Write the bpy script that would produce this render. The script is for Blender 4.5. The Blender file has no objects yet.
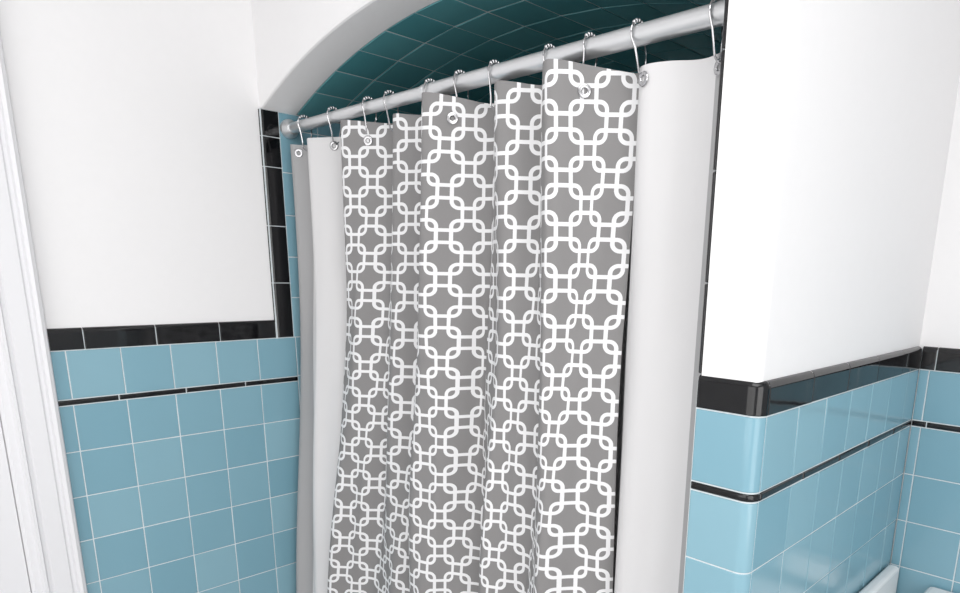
import bpy, bmesh, math, random
from mathutils import Vector, Matrix
random.seed(4)
Z0=1.40           # height of wainscot cap above floor
W,T,L=1.33,0.103,0.70
YF=-0.055         # plane of the alcove opening (tile face)
PX=W+T            # right face of partition
S=bpy.context.scene
S.view_settings.view_transform='Standard'
S.view_settings.look='None'
S.view_settings.exposure=0

# ---------------------------------------------------------------- materials
def mat(name):
    m=bpy.data.materials.new(name); m.use_nodes=True
    nt=m.node_tree; b=nt.nodes['Principled BSDF']
    return m,nt,b
def N(nt,t,**k):
    n=nt.nodes.new(t)
    for a,v in k.items(): setattr(n,a,v)
    return n
def math_(nt,op,a,b=None,c=None):
    n=nt.nodes.new('ShaderNodeMath'); n.operation=op
    for i,v in enumerate((a,b,c)):
        if v is None: continue
        if isinstance(v,(int,float)): n.inputs[i].default_value=v
        else: nt.links.new(v,n.inputs[i])
    return n.outputs[0]
def simple(name,col,rough=.5,metal=0,noise=0,bump=0,scale=40,spec=.5):
    m,nt,b=mat(name)
    b.inputs['Base Color'].default_value=(*col,1); b.inputs['Roughness'].default_value=rough
    b.inputs['Metallic'].default_value=metal; b.inputs['Specular IOR Level'].default_value=spec
    tc=N(nt,'ShaderNodeTexCoord'); nz=N(nt,'ShaderNodeTexNoise'); nz.inputs['Scale'].default_value=scale
    nt.links.new(tc.outputs['Object'],nz.inputs['Vector'])
    if noise:
        mx=N(nt,'ShaderNodeMix',data_type='RGBA'); mx.inputs[6].default_value=(*[c*(1-noise) for c in col],1)
        mx.inputs[7].default_value=(*[min(1,c*(1+noise)) for c in col],1)
        nt.links.new(nz.outputs['Fac'],mx.inputs[0]); nt.links.new(mx.outputs[2],b.inputs['Base Color'])
    if bump:
        bp=N(nt,'ShaderNodeBump'); bp.inputs['Strength'].default_value=bump; bp.inputs['Distance'].default_value=.002
        nt.links.new(nz.outputs['Fac'],bp.inputs['Height']); nt.links.new(bp.outputs[0],b.inputs['Normal'])
    return m
def tilemat(name,ca,cb,rough):
    m,nt,b=mat(name)
    at=N(nt,'ShaderNodeAttribute',attribute_name='tint')
    mx=N(nt,'ShaderNodeMix',data_type='RGBA'); mx.inputs[6].default_value=(*ca,1); mx.inputs[7].default_value=(*cb,1)
    nt.links.new(at.outputs['Fac'],mx.inputs[0]); nt.links.new(mx.outputs[2],b.inputs['Base Color'])
    b.inputs['Roughness'].default_value=rough
    tc=N(nt,'ShaderNodeTexCoord'); nz=N(nt,'ShaderNodeTexNoise'); nz.inputs['Scale'].default_value=14
    nt.links.new(tc.outputs['Object'],nz.inputs['Vector'])
    bp=N(nt,'ShaderNodeBump'); bp.inputs['Strength'].default_value=.12; bp.inputs['Distance'].default_value=.003
    nt.links.new(nz.outputs['Fac'],bp.inputs['Height']); nt.links.new(bp.outputs[0],b.inputs['Normal'])
    return m
M_plaster=simple('plaster_white',(.85,.845,.85),.6,0,.01,.12,60)
M_trim=simple('painted_wood_white',(.78,.78,.80),.35,0,.01)
M_grout=simple('grout',(.66,.72,.74),.9,0,.1,.2,200)
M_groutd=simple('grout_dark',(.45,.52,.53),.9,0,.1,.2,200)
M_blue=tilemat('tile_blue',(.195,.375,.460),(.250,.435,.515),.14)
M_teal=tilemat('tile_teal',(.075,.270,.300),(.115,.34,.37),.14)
M_black=tilemat('tile_black',(.004,.004,.005),(.009,.009,.010),.08)
M_rod=simple('rod_satin_aluminium',(.70,.71,.72),.33,.75,.02)
M_chrome=simple('chrome',(.50,.50,.51),.16,1)
M_porc=simple('porcelain',(.88,.88,.88),.12)
M_liner=simple('liner_vinyl',(.64,.635,.64),.65,0,.03,.15,6,.25)
M_liner_end=simple('liner_grey',(.35,.35,.355),.65,0,.02,.1,8,.25)  # darker grey vinyl for the bands at both liner ends
M_floor=simple('floor_tile',(.6,.6,.6),.4,0,.05)

def curtain_mat():
    m,nt,b=mat('curtain_trellis_fabric')
    uv=N(nt,'ShaderNodeUVMap',uv_map='UVMap'); sp=N(nt,'ShaderNodeSeparateXYZ')
    nt.links.new(uv.outputs[0],sp.inputs[0])
    q=.0435; h=.72; r=.29; w=.080
    def lattice(off):
        ds=[]
        for ax in (0,1):
            t=math_(nt,'DIVIDE',sp.outputs[ax],q)
            t=math_(nt,'ADD',t,off+100)
            t=math_(nt,'MODULO',t,2.0)
            t=math_(nt,'SUBTRACT',t,1.0)
            t=math_(nt,'ABSOLUTE',t)
            ds.append(math_(nt,'SUBTRACT',t,h-r))
        mx=[math_(nt,'MAXIMUM',d,0.) for d in ds]
        ln=math_(nt,'SQRT',math_(nt,'ADD',math_(nt,'MULTIPLY',mx[0],mx[0]),math_(nt,'MULTIPLY',mx[1],mx[1])))
        ins=math_(nt,'MINIMUM',math_(nt,'MAXIMUM',ds[0],ds[1]),0.)
        sd=math_(nt,'ABSOLUTE',math_(nt,'SUBTRACT',math_(nt,'ADD',ln,ins),r))
        return math_(nt,'LESS_THAN',sd,w)
    f=math_(nt,'MAXIMUM',lattice(0),lattice(1))
    mx=N(nt,'ShaderNodeMix',data_type='RGBA'); mx.inputs[6].default_value=(.225,.220,.220,1); mx.inputs[7].default_value=(.76,.76,.77,1)
    nt.links.new(f,mx.inputs[0]); nt.links.new(mx.outputs[2],b.inputs['Base Color'])
    b.inputs['Roughness'].default_value=.7; b.inputs['Specular IOR Level'].default_value=.3
    return m
M_curt=curtain_mat()

# ---------------------------------------------------------------- mesh helpers
def link(o,parent=None):
    bpy.context.collection.objects.link(o)
    if parent: o.parent=parent
    return o
def mesh_obj(name,verts,faces,mats,fm=None,tint=None,smooth=False,parent=None):
    me=bpy.data.meshes.new(name); me.from_pydata([tuple(v) for v in verts],[],faces)
    for m in mats: me.materials.append(m)
    if fm: me.polygons.foreach_set('material_index',fm)
    if tint:
        a=me.attributes.new('tint','FLOAT','POINT'); a.data.foreach_set('value',tint)
    if smooth: me.polygons.foreach_set('use_smooth',[True]*len(me.polygons))
    me.update(); return link(bpy.data.objects.new(name,me),parent)
def box(name,x0,x1,y0,y1,z0,z1,m,bev=0,parent=None):
    bm=bmesh.new(); bmesh.ops.create_cube(bm,size=1)
    for v in bm.verts: v.co=Vector(((x0+x1)/2+v.co.x*(x1-x0),(y0+y1)/2+v.co.y*(y1-y0),(z0+z1)/2+v.co.z*(z1-z0)))
    if bev: bmesh.ops.bevel(bm,geom=bm.edges[:],offset=bev,segments=3,profile=.5,affect='EDGES')
    me=bpy.data.meshes.new(name); bm.to_mesh(me); bm.free(); me.materials.append(m)
    return link(bpy.data.objects.new(name,me),parent)

class Tiles:
    """collects individually modelled ceramic tiles on a surface P(a,b)->(point,normal)"""
    def __init__(s): s.v=[];s.f=[];s.m=[];s.t=[]
    def grid(s,P,A,B,off,m,tint):
        n0=len(s.v); nb=len(B)
        for i,a in enumerate(A):
            for j,b in enumerate(B):
                p,n=P(a,b); s.v.append(Vector(p)+Vector(n)*off(i,j,a,b)); s.t.append(tint)
        for i in range(len(A)-1):
            for j in range(nb-1):
                q=n0+i*nb+j
                s.f.append((q,q+nb,q+nb+1,q+1)); s.m.append(m)
    def tile(s,P,a0,a1,b0,b1,m,na=1,bull=None,bullr=.012,gap=.0009,bev=.0016,proud=0.):
        if a1-a0<.006 or b1-b0<.006: return
        g=gap
        def ends(lo,hi,n,bh=False):
            L_=[(lo+g,-.0035),(lo+g+bev*.3,-bev*.45),(lo+g+bev,0)]
            H=[(hi-g-bev,0),(hi-g-bev*.3,-bev*.45),(hi-g,-.0035)]
            if bh:
                H=[(hi-bullr+bullr*math.sin(t),-(bullr-bullr*math.cos(t))*.8) for t in [0,.3,.6,.9,1.2,1.57]]
            mid=[(lo+(hi-lo)*k/n,0) for k in range(1,n)]
            return L_+[x for x in mid if L_[-1][0]<x[0]<H[0][0]]+H
        A=ends(a0,a1,na); B=ends(b0,b1,1,bull=='top')
        if bull=='a1': A=ends(a0,a1,na,True)
        if bull=='a0':
            A=[(a0+a1-x,o) for x,o in reversed(ends(a0,a1,na,True))]
        rx,ry=random.uniform(-.008,.008),random.uniform(-.008,.008); ac,bc=(a0+a1)/2,(b0+b1)/2
        if na>1: rx=ry=0
        s.grid(P,[x for x,_ in A],[x for x,_ in B],
               lambda i,j,a,b:min(A[i][1],B[j][1])+proud+rx*(a-ac)+ry*(b-bc),m,random.random())
    def obj(s,name,mats,parent):
        o=mesh_obj(name,s.v,s.f,mats,s.m,s.t,True,parent)
        w=o.modifiers.new('wn','WEIGHTED_NORMAL'); w.weight=90; w.keep_sharp=False
        return o
TM=[M_blue,M_black,M_grout,M_teal,M_groutd]
BL,BK,GR,TE,GD=0,1,2,3,4
TP=.11
def frange(a,b,step,start=None):
    """grid lines covering a..b aligned to 'start'"""
    start=a if start is None else start
    k=math.ceil((a-start)/step-1e-6); out=[a]
    x=start+k*step
    while x<b-1e-6:
        if x>a+1e-6: out.append(x)
        x+=step
    out.append(b); return out
def wainscot(tl,P,a0,a1,astart,capstep=.152,zmin=0,cap=True,na=1,capstart=None):
    cs=frange(a0,a1,capstep,astart if capstart is None else capstart); xs=frange(a0,a1,TP,astart)
    for u,v in zip(cs,cs[1:]): tl.tile(P,u,v,Z0-.05,Z0,BK,na,bull='top',proud=.001)
    for u,v in zip(xs,xs[1:]): tl.tile(P,u,v,Z0-.162,Z0-.05,BL,na)
    for u,v in zip(cs,cs[1:]): tl.tile(P,u,v,Z0-.176,Z0-.162,BK,na,bev=.003,proud=.0015)
    z=Z0-.176
    while z>zmin+.01:
        zb=max(zmin,z-TP)
        for u,v in zip(xs,xs[1:]): tl.tile(P,u,v,zb,z,BL,na)
        z=zb

# ---------------------------------------------------------------- room shell
RX,RY,CZ=2.75,-2.3,2.62
INS=.008
box('floor',-.15,RX+.15,RY-.15,L+.15,-.1,0,M_floor)
box('ceiling',-.15,RX+.15,RY-.15,L+.15,CZ,CZ+.1,M_plaster)
wall_left=box('wall_left',-.15,-INS,RY-.15,L+.15,0,CZ,M_plaster)
wall_back=box('wall_back',-INS,RX+.15,L+INS,L+.15,0,CZ,M_plaster)
box('wall_right',RX,RX+.15,RY-.15,L+INS,0,CZ,M_plaster)
box('wall_front',-INS,RX,RY-.15,RY,0,CZ,M_plaster)

# arch curve
SPR,RISE=.540,.135
HS=W/2; RR=(HS*HS+RISE*RISE)/(2*RISE); ACZ=Z0+SPR+RISE-RR
def archz(x): return ACZ+math.sqrt(RR*RR-(x-HS)**2)
YH0,YH1=YF+.004,.045
n=48; V=[];F=[]
x0,x1=-INS,W+.006
xs=[x0]+[W*i/n for i in range(n+1)]+[x1]
for x in xs:
    z=archz(min(max(x,0),W))
    e=.006
    V+= [(x,YH0,CZ),(x,YH0,z+e),(x,YH0+.0018,z+.0018),(x,YH0+e,z),(x,YH1,z),(x,YH1,CZ)]
for i in range(len(xs)-1):
    for j in range(5):
        a=i*6+j; F.append((a,a+1,a+7,a+6))
header=mesh_obj('wall_header',V,F,[M_plaster],smooth=False)
# partition
r=.010
def prof_box(name,pts,z0,z1,m,parent=None):
    n=len(pts); V=[(x,y,z0) for x,y in pts]+[(x,y,z1) for x,y in pts]
    F=[(i,(i+1)%n,n+(i+1)%n,n+i) for i in range(n)]+[tuple(range(n))[::-1],tuple(range(n,2*n))]
    o=mesh_obj(name,V,F,[m],parent=parent); return o
cx,cy=PX-INS-r,YH0+r
pts=[(W+.004,L+INS),(W+.004,YH0)]+[(cx+r*math.sin(t),cy-r*math.cos(t)) for t in [i*math.pi/2/8 for i in range(9)]]+[(PX-INS,L+INS)]
part=prof_box('wall_partition',pts,0,CZ,M_plaster)

# ---------------------------------------------------------------- tiling: left wall
YC=-.58
PL=lambda a,b:((0,a,b),(1,0,0))
t=Tiles()
t.grid(PL,[YC,L],[0,Z0-.006],lambda i,j,a,b:-.0014,GR,.5)
t.grid(PL,[YF,L],[Z0-.006,Z0+SPR],lambda i,j,a,b:-.0014,GR,.5)
xs=frange(YC,0,TP,0); cs=frange(YC,YF,.152,YF)
for u,v in zip(cs,cs[1:]): t.tile(PL,u,v,Z0-.05,Z0,BK,bull='top',proud=.001)
for u,v in zip(xs,xs[1:]): t.tile(PL,u,v,Z0-.162,Z0-.05,BL)
for u,v in zip(frange(YC,0,.152,0),frange(YC,0,.152,0)[1:]): t.tile(PL,u,v,Z0-.176,Z0-.162,BK,bev=.003,proud=.0015)
z=Z0-.176
while z>.01:
    zb=max(0,z-TP)
    for u,v in zip(xs,xs[1:]): t.tile(PL,u,v,zb,z,BL)
    z=zb
z=Z0-.05
for zt in (Z0+.10,Z0+.25,Z0+.40,Z0+.475,Z0+SPR):
    t.tile(PL,YF,-.004,z,zt,BK,bull='a0',proud=.001); z=zt
ys=frange(-.004,L,TP,-.004); zs=frange(0,Z0+SPR,TP,Z0-.05)
for u,v in zip(ys,ys[1:]):
    for p,q in zip(zs,zs[1:]):
        u2=0. if (u<0 and q<Z0-.04) else u
        t.tile(PL,u2,v,p,q,BL)
t.obj('left_wall_tiles',TM,wall_left)

# alcove back wall + vault + right inner side
t=Tiles()
PB=lambda a,b:((a,L,b),(0,-1,0))
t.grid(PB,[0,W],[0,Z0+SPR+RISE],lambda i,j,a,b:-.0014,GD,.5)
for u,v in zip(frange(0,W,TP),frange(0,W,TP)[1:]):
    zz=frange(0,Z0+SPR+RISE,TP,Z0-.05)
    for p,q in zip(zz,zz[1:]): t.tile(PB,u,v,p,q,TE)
PR=lambda a,b:((W,a,b),(-1,0,0))
t.grid(PR,[YF+.004,L],[0,Z0+SPR],lambda i,j,a,b:-.0014,GR,.5)
ys=frange(0,L,TP)
for u,v in zip(ys,ys[1:]):
    zz=frange(0,Z0+SPR,TP,Z0-.05)
    for p,q in zip(zz,zz[1:]): t.tile(PR,u,v,p,q,BL)
th0=math.asin(HS/RR)
def PV(a,b):
    th=-th0+a/RR
    s_,c_=math.sin(th),math.cos(th)
    return ((HS+(RR)*s_,b,ACZ+(RR)*c_),(-s_,0,-c_))
AL=2*th0*RR
va=frange(0,AL,TP); vb=frange(.047,L,TP)
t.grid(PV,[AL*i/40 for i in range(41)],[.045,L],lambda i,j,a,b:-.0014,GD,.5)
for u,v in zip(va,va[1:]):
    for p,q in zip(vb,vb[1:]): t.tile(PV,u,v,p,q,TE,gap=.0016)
t.obj('alcove_tiles',TM,wall_back)

# partition: path around the rounded corner, front face -> right face
rc=.020
fl=T-rc; arc=rc*math.pi/2
def PP(a,b):
    if a<=fl: return ((W+a,YF,b),(0,-1,0))
    if a<=fl+arc:
        th=(a-fl)/rc
        return ((W+fl+rc*math.sin(th),YF+rc-rc*math.cos(th),b),(math.sin(th),-math.cos(th),0))
    return ((PX,YF+rc+(a-fl-arc),b),(1,0,0))
e=fl+arc; endp=e+(L-(YF+rc))
t=Tiles()
aa=[0.0]+[fl+arc*i/8 for i in range(9)]+[endp]
t.grid(PP,aa,[0,Z0-.006],lambda i,j,a,b:-.0014,GR,.5)
def corner_set(A,zmin=0):
    for (u,v,na) in A['cap']: t.tile(PP,u,v,Z0-.05,Z0,BK,na,bull='top',proud=.001)
    for (u,v,na) in A['t']: t.tile(PP,u,v,Z0-.162,Z0-.05,BL,na)
    for (u,v,na) in A['cap']: t.tile(PP,u,v,Z0-.176,Z0-.162,BK,na,bev=.003,proud=.0015)
    z=Z0-.176
    while z>.01:
        zb=max(0,z-TP)
        for (u,v,na) in A['t']: t.tile(PP,u,v,zb,z,BL,na)
        z=zb
tx=frange(e,endp,TP); cp=frange(e,endp,.152)
corner_set({'t':[(0,e,26)]+[(u,v,1) for u,v in zip(tx,tx[1:])],'cap':[(0,e,26)]+[(u,v,1) for u,v in zip(cp,cp[1:])]})
def PE(a,b):
    rr=.008; 
    if a<.045: return ((W-.004,YF+.002+rr+(.045-a),b),(-1,0,0))
    th=min((a-.045)/rr,math.pi/2)
    return ((W-.004+rr-rr*math.cos(th),YF+.002+rr-rr*math.sin(th),b),(-math.cos(th),-math.sin(th),0))
z=Z0
for zt in (Z0+.13,Z0+.28,Z0+.43,Z0+SPR):
    t.tile(PE,0,.045+.008*math.pi/2,z,zt,BK,24,proud=.0); z=zt
t.obj('partition_tiles',TM,part)
t=Tiles()
t.grid(PB,[PX,RX],[0,Z0-.006],lambda i,j,a,b:-.0014,GR,.5)
wainscot(t,PB,PX,RX,PX+.02,capstart=PX+.03)
t.obj('back_wall_tiles',TM,wall_back)

# ---------------------------------------------------------------- door + casing on the left wall
XB=-INS+.0003
trim=bpy.data.objects.new('trim_1',None); link(trim)
prof=[(XB,YC+.0),(.010,YC),(.018,YC-.003),(.022,YC-.010),(.020,YC-.017),(.010,YC-.020),(.010,YC-.026),(.014,YC-.030),(.014,YC-.062),(.010,YC-.066),(.010,YC-.072),(.017,YC-.075),(.017,YC-.081),(.008,YC-.085),(.008,YC-.098),(.0,YC-.104),(XB,YC-.104)]
prof_box('casing_side_a',prof,0,2.1,M_trim,trim)
y2=YC-.104-.80
prof2=[(x,2*(YC-.104-.40)-y) for x,y in prof]
prof_box('casing_side_b',prof2[::-1],0,2.1,M_trim,trim)
box('casing_head',XB,.024,y2-.104,YC,2.1,2.2,M_trim,.004,trim)
ya,yb=y2+.002,YC-.106
door=box('door_1',XB,-.001,ya,yb,0.01,2.095,M_trim,.001)
for z0,z1 in ((.15,.75),(.9,1.35),(1.5,2.0)):
    for p,q in ((ya+.10,(ya+yb)/2-.05),((ya+yb)/2+.05,yb-.10)):
        box('panel',-.001,.006,p,q,z0,z1,M_trim,.003,door)

# ---------------------------------------------------------------- curtain rod
YR,ZR=.0208,Z0+.5008
def cyl_x(bm,x0,x1,r0,r1=None,seg=40,y=YR,z=ZR):
    r1=r0 if r1 is None else r1
    M=Matrix.Translation(((x0+x1)/2,y,z))@Matrix.Rotation(math.pi/2,4,'Y')
    bmesh.ops.create_cone(bm,cap_ends=True,segments=seg,radius1=r0,radius2=r1,depth=abs(x1-x0),matrix=M)
def bm_obj(bm,name,m,smooth=True,parent=None):
    me=bpy.data.meshes.new(name); bm.to_mesh(me); bm.free(); me.materials.append(m)
    if smooth:
        me.polygons.foreach_set('use_smooth',[True]*len(me.polygons))
    o=link(bpy.data.objects.new(name,me),parent)
    md=o.modifiers.new('es','EDGE_SPLIT'); md.split_angle=math.radians(40)
    return o
bm=bmesh.new()
cyl_x(bm,.004,.60,.0135); cyl_x(bm,.595,W-.004,.0155); cyl_x(bm,.590,.604,.0142,.0165)
cyl_x(bm,.001,.010,.024,.024); cyl_x(bm,.010,.026,.024,.017); cyl_x(bm,W-.012,W-.006,.024); cyl_x(bm,W-.026,W-.012,.018,.024)
bm_obj(bm,'shower_curtain_rod',M_rod)

# ---------------------------------------------------------------- curtains
def chaikin(p,n=3):
    for _ in range(n):
        q=[p[0]]
        for a,b in zip(p,p[1:]):
            q.append(tuple(a[i]*.75+b[i]*.25 for i in range(3))); q.append(tuple(a[i]*.25+b[i]*.75 for i in range(3)))
        q.append(p[-1]); p=q
    return p
LEN=1.80
def outward(s,x): 
    k=s*s*(3-2*s)
    return -.10*k*max(.15,(1-x/W))
def cloth(name,poly,mats,matf=None,sway=1.,vlen=LEN,parent=None,sub=3,rows=90,spread=0.,dip=0.):
    p=chaikin(poly,sub)
    d=[0]
    for a,b in zip(p,p[1:]): d.append(d[-1]+math.dist(a[:2],b[:2]))
    tot=d[-1]; n=int(tot/.004); pts=[];us=[]
    k=0
    for i in range(n+1):
        u=tot*i/n
        while k<len(d)-2 and d[k+1]<u: k+=1
        f=(u-d[k])/max(1e-9,d[k+1]-d[k])
        pts.append(tuple(p[k][j]*(1-f)+p[k+1][j]*f for j in range(3))); us.append(u)
    sm=[tuple(q) for q in pts]
    for _ in range(140):
        sm=[sm[0]]+[tuple((sm[i-1][j]+sm[i][j]*2+sm[i+1][j])/4 for j in range(3)) for i in range(1,len(sm)-1)]+[sm[-1]]
    V=[];UV=[]
    for r_ in range(rows+1):
        s=r_/rows
        kk=min(1,s*3.0); kk=kk*kk*(3-2*kk)*.8*min(1,sway)
        for (x,y,z),(x2,y2,z2),u in zip(pts,sm,us):
            x_=x*(1-kk)+x2*kk; y_=y*(1-kk)+y2*kk
            ph=min(1,s*4)
            yy=YR+(y_-YR)*1.0+outward(s,x)+sway*ph*(.007*math.sin(u*21+s*5)+.006*math.sin(u*47-s*7+1)+.004*math.sin(u*70+s*13))
            xx=x_+sway*ph*(.007*math.sin(u*9+s*4)+.004*math.sin(u*33+s*9))-spread*min(s,.75)*min(1,max(0,(1.02-x)/.7))
            V.append((xx,yy,Z0+z-vlen*s)); UV.append((u,Z0+z-vlen*s))
    c=len(pts); F=[];fm=[]
    for r_ in range(rows):
        for i in range(c-1):
            q=r_*c+i; F.append((q,q+c,q+c+1,q+1)); fm.append(matf(us[i],r_/rows,tot) if matf else 0)
    o=mesh_obj(name,V,F,mats,fm,None,True,parent)
    ul=o.data.uv_layers.new(name='UVMap')
    for lp in o.data.loops: ul.data[lp.index].uv=UV[lp.vertex_index]
    return o,pts
main=[(.305,.02,.470),(.328,-.035,.484),(.370,-.005,.476),(.45,.062,.458),(.475,.035,.468),(.505,-.005,.474),(.545,.03,.465),(.575,.045,.460),(.605,.035,.468),(.662,-.050,.490),(.685,-.046,.490),(.720,.0,.476),(.765,.070,.452),(.80,.040,.468),(.848,-.022,.480),(.873,-.02,.480),(.925,.045,.462),(.95,.01,.470),(.997,-.056,.488),(1.025,-.045,.485),(1.055,-.0,.472),(1.112,.055,.448),(1.122,.060,.448)]
main=[(x,YR+(y-YR)*.9,.468+(z-.468)*.5) for x,y,z in main]
curtain,_=cloth('shower_curtain',main,[M_curt],spread=.145)
lin=[(.022,.03,.455),(.05,-.012,.455),(.085,.025,.452),(.12,.03,.455),(.155,-.02,.456),(.19,.0,.456),(.24,.025,.456),(.27,.06,.455),(.33,.115,.45),(.60,.125,.45),(.9,.125,.45),(1.07,.11,.45),(1.115,.075,.452),(1.130,.040,.455),(1.155,.010,.455),(1.20,.020,.455),(1.24,.038,.452),(1.27,.034,.452),(1.30,.020,.455),(1.318,.012,.455)]
liner,_=cloth('shower_liner',lin,[M_liner,M_liner_end],lambda u,s,t:1 if (u<.098 or u>t-.05) else 0,sway=.45)

# rings + grommets
bm=bmesh.new()
def tube(bm,path,r,seg=8,closed=False):
    n=len(path); rings=[]
    for i,p in enumerate(path):
        p=Vector(p); a=Vector(path[(i-1)%n] if (closed or i>0) else path[0]); b=Vector(path[(i+1)%n] if (closed or i<n-1) else path[-1])
        tg=(b-a).normalized(); up=Vector((1,0,0))
        if abs(tg.dot(up))>.9: up=Vector((0,0,1))
        s1=tg.cross(up).normalized(); s2=tg.cross(s1)
        rings.append([bm.verts.new(p+s1*r*math.cos(k*2*math.pi/seg)+s2*r*math.sin(k*2*math.pi/seg)) for k in range(seg)])
    for i in range(n if closed else n-1):
        A,B=rings[i],rings[(i+1)%n]
        for k in range(seg): bm.faces.new((A[k],A[(k+1)%seg],B[(k+1)%seg],B[k]))
def torus(bm,c,nrm,R,r,seg=24,ms=8,flat=.6):
    nrm=Vector(nrm).normalized(); a=nrm.cross(Vector((0,0,1))).normalized(); b=nrm.cross(a)
    G=[]
    for i in range(seg):
        th=2*math.pi*i/seg; d=a*math.cos(th)+b*math.sin(th)
        G.append([bm.verts.new(Vector(c)+d*(R+r*math.cos(2*math.pi*k/ms))+nrm*flat*r*math.sin(2*math.pi*k/ms)) for k in range(ms)])
    for i in range(seg):
        for k in range(ms): bm.faces.new((G[i][k],G[(i+1)%seg][k],G[(i+1)%seg][(k+1)%ms],G[i][(k+1)%ms]))
ringx=[.09,.235,.39,.475,.62,.715,.815,.955,1.045,1.14,1.275]
for i,x in enumerate(ringx):
    rr=.0190; lean=random.uniform(-.012,.012)
    P=[]
    zc=.0015
    for k in range(21):
        th=math.radians(-25+ 230*k/20)
        P.append((x,YR+rr*math.cos(th),ZR+zc+rr*math.sin(th)))
    y1,z1=P[-1][1],P[-1][2]
    bot=(x+lean,YR,ZR-.062)
    P+= [(x+lean*.4,y1+.004,z1-.014),(x+lean*.7,YR-.010,ZR-.040),(x+lean,YR-.009,ZR-.056),bot,(x+lean,YR+.008,ZR-.056),(x+lean*.7,YR+.012,ZR-.038)]
    P=[(x+lean*.4,YR+rr*.9,ZR-.024)]+P
    tube(bm,P+[P[0]],.0019)
    for k in range(5):
        th=math.radians(50+20*k)
        bmesh.ops.create_uvsphere(bm,u_segments=10,v_segments=8,radius=.0038,matrix=Matrix.Translation((x,YR+rr*math.cos(th),ZR+zc+rr*math.sin(th))))
bm_obj(bm,'curtain_rings',M_chrome)
bm=bmesh.new()
def nearest(o,x,y,z):
    best=min(o.data.vertices,key=lambda v:(v.co.x-x)**2+(v.co.y-y)**2+(v.co.z-z)**2); 
    nn=Vector(best.normal); nn.z=0; nn.normalize()
    if nn.y>0: nn=-nn
    return best.co.copy(),nn
for (x,y) in ((.392,.013),(.715,.0),(1.050,.000)):
    c,nn=nearest(curtain,x,y,Z0+.438); torus(bm,c+nn*.0015,nn,.0078,.0036)
g=bm_obj(bm,'grommets',M_chrome,parent=curtain)
bm=bmesh.new()
for (x,y) in ((.066,.016),(.235,.012),(1.158,.012),(1.282,.03)):
    c,nn=nearest(liner,x,y,Z0+.432); torus(bm,c+nn*.0015,nn,.0078,.0036)
g=bm_obj(bm,'grommets',M_chrome,parent=liner)

# ---------------------------------------------------------------- bathtub (behind the curtain)
def rrect(x0,x1,y0,y1,r,n=6):
    o=[]
    for (cx,cy,a) in ((x1-r,y1-r,0),(x0+r,y1-r,90),(x0+r,y0+r,180),(x1-r,y0+r,270)):
        for k in range(n+1):
            t_=math.radians(a+90*k/n); o.append((cx+r*math.cos(t_),cy+r*math.sin(t_)))
    return o
lv=[(.004,.165,.02,0),(.004,.16,.02,.42),(.004,.15,.02,.45),(.004,.15,.02,.47),(.012,.158,.02,.48),(.06,.20,.08,.48),(.075,.215,.09,.46),(.11,.24,.10,.2),(.16,.28,.10,.13),(.22,.33,.1,.11)]
V=[];F=[];nn_=28
for (dx,yy,rr,z) in lv:
    V+=[(x,y,z) for x,y in rrect(dx,W-dx,yy,L-.004-(dx if dx>.004 else 0),rr)]
for i in range(len(lv)-1):
    for k in range(nn_):
        F.append((i*nn_+k,i*nn_+(k+1)%nn_,(i+1)*nn_+(k+1)%nn_,(i+1)*nn_+k))
F.append(tuple(range((len(lv)-1)*nn_,len(lv)*nn_)))
mesh_obj('bathtub',V,F,[M_porc],smooth=True)

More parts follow.
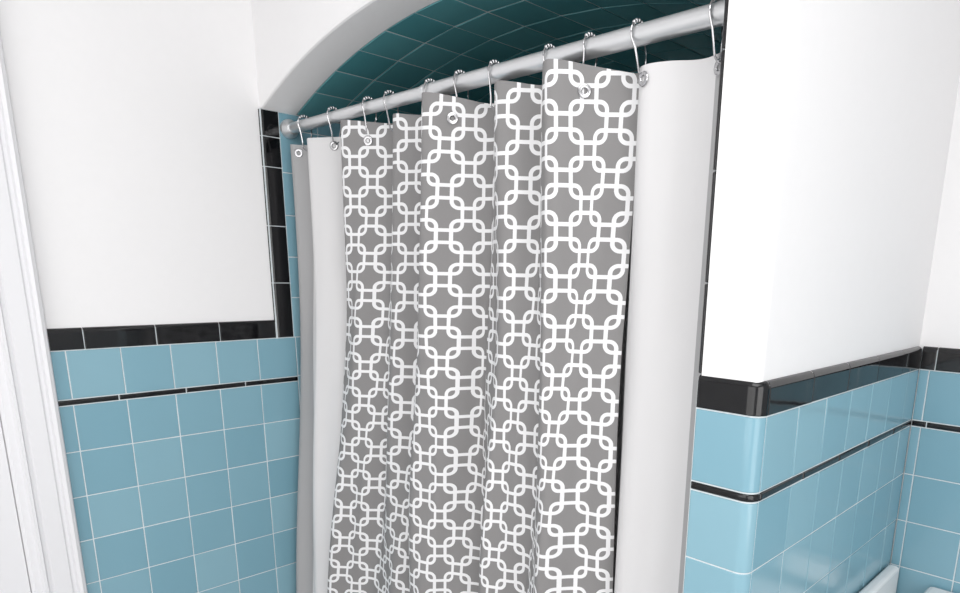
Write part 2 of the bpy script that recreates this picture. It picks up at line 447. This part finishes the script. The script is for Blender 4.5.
# ---------------------------------------------------------------- wall sink on the partition, right side
sink=bpy.data.objects.new('wall_sink',None); link(sink)
zt=Z0-.495
box('backsplash',PX+.003,PX+.028,.10,.675,zt-.14,zt,M_porc,.008,sink)
lv=[(0,.02,zt-.28),(0,.03,zt-.16),(0,.03,zt-.125),(.008,.03,zt-.115),(.05,.05,zt-.118),(.06,.06,zt-.13),(.09,.08,zt-.22),(.13,.08,zt-.235)]
V=[];F=[]
for i,(d,rr,z) in enumerate(lv):
    sh=.06 if i==0 else 0
    V+=[(x,y,z) for x,y in rrect(PX+.003+d+(.03 if d>.04 else 0),PX+.42-d-sh,.12+d+sh,.66-d-sh,rr)]
for i in range(len(lv)-1):
    for k in range(nn_): F.append((i*nn_+k,i*nn_+(k+1)%nn_,(i+1)*nn_+(k+1)%nn_,(i+1)*nn_+k))
F.append(tuple(range((len(lv)-1)*nn_,len(lv)*nn_))); F.append(tuple(range(nn_))[::-1])
mesh_obj('basin',V,F,[M_porc],smooth=True,parent=sink)
box('pedestal',PX+.06,PX+.26,.30,.48,0,zt-.27,M_porc,.03,sink)
sd=box('soap_dish',PX+.085,PX+.235,L-.07,L-.001,Z0-.58,Z0-.527,M_porc,.012)

# ---------------------------------------------------------------- lights
def area(name,loc,rot,sx,sy,power,col=(1,1,1)):
    l=bpy.data.lights.new(name,'AREA'); l.shape='RECTANGLE'; l.size=sx; l.size_y=sy; l.energy=power; l.color=col
    o=bpy.data.objects.new(name,l); o.location=loc; o.rotation_euler=rot; link(o); return o
area('ceiling_light',(1.7,-1.0,CZ-.02),(0,0,0),1.2,1.2,15)
area('front_fill',(1.3,RY+.03,1.5),(math.radians(90),0,0),1.7,1.6,14,(1,.985,.97))  # added soft fill from behind the camera; this wall has no window
area('right_fill',(RX-.02,-1.0,1.4),(0,math.radians(90),0),1.6,1.3,17,(1,.985,.97))  # added side fill in front of the solid right wall
w=bpy.data.worlds.new('world'); S.world=w; w.use_nodes=True
w.node_tree.nodes['Background'].inputs[0].default_value=(.9,.95,1,1); w.node_tree.nodes['Background'].inputs[1].default_value=.6

# ---------------------------------------------------------------- camera
cam=bpy.data.cameras.new('camera'); co=bpy.data.objects.new('camera',cam); link(co)
yaw,pitch,roll=.7496,-.2385,.0177; f,px,py=673.79,544.54,436.23
fw=Vector((-math.sin(yaw)*math.cos(pitch),math.cos(yaw)*math.cos(pitch),math.sin(pitch)))
rt=Vector((math.cos(yaw),math.sin(yaw),0)); up=rt.cross(fw)
r2=rt*math.cos(roll)+up*math.sin(roll); u2=-rt*math.sin(roll)+up*math.cos(roll)
Mx=Matrix((r2,u2,-fw)).transposed().to_4x4(); Mx.translation=Vector((1.8345,-.9235,Z0+.1409))
co.matrix_world=Mx
cam.sensor_fit='HORIZONTAL'; cam.sensor_width=36; cam.lens=f/960*36
cam.shift_x=(480-px)/960; cam.shift_y=(py-296.5)/960; cam.clip_start=.01
S.camera=co
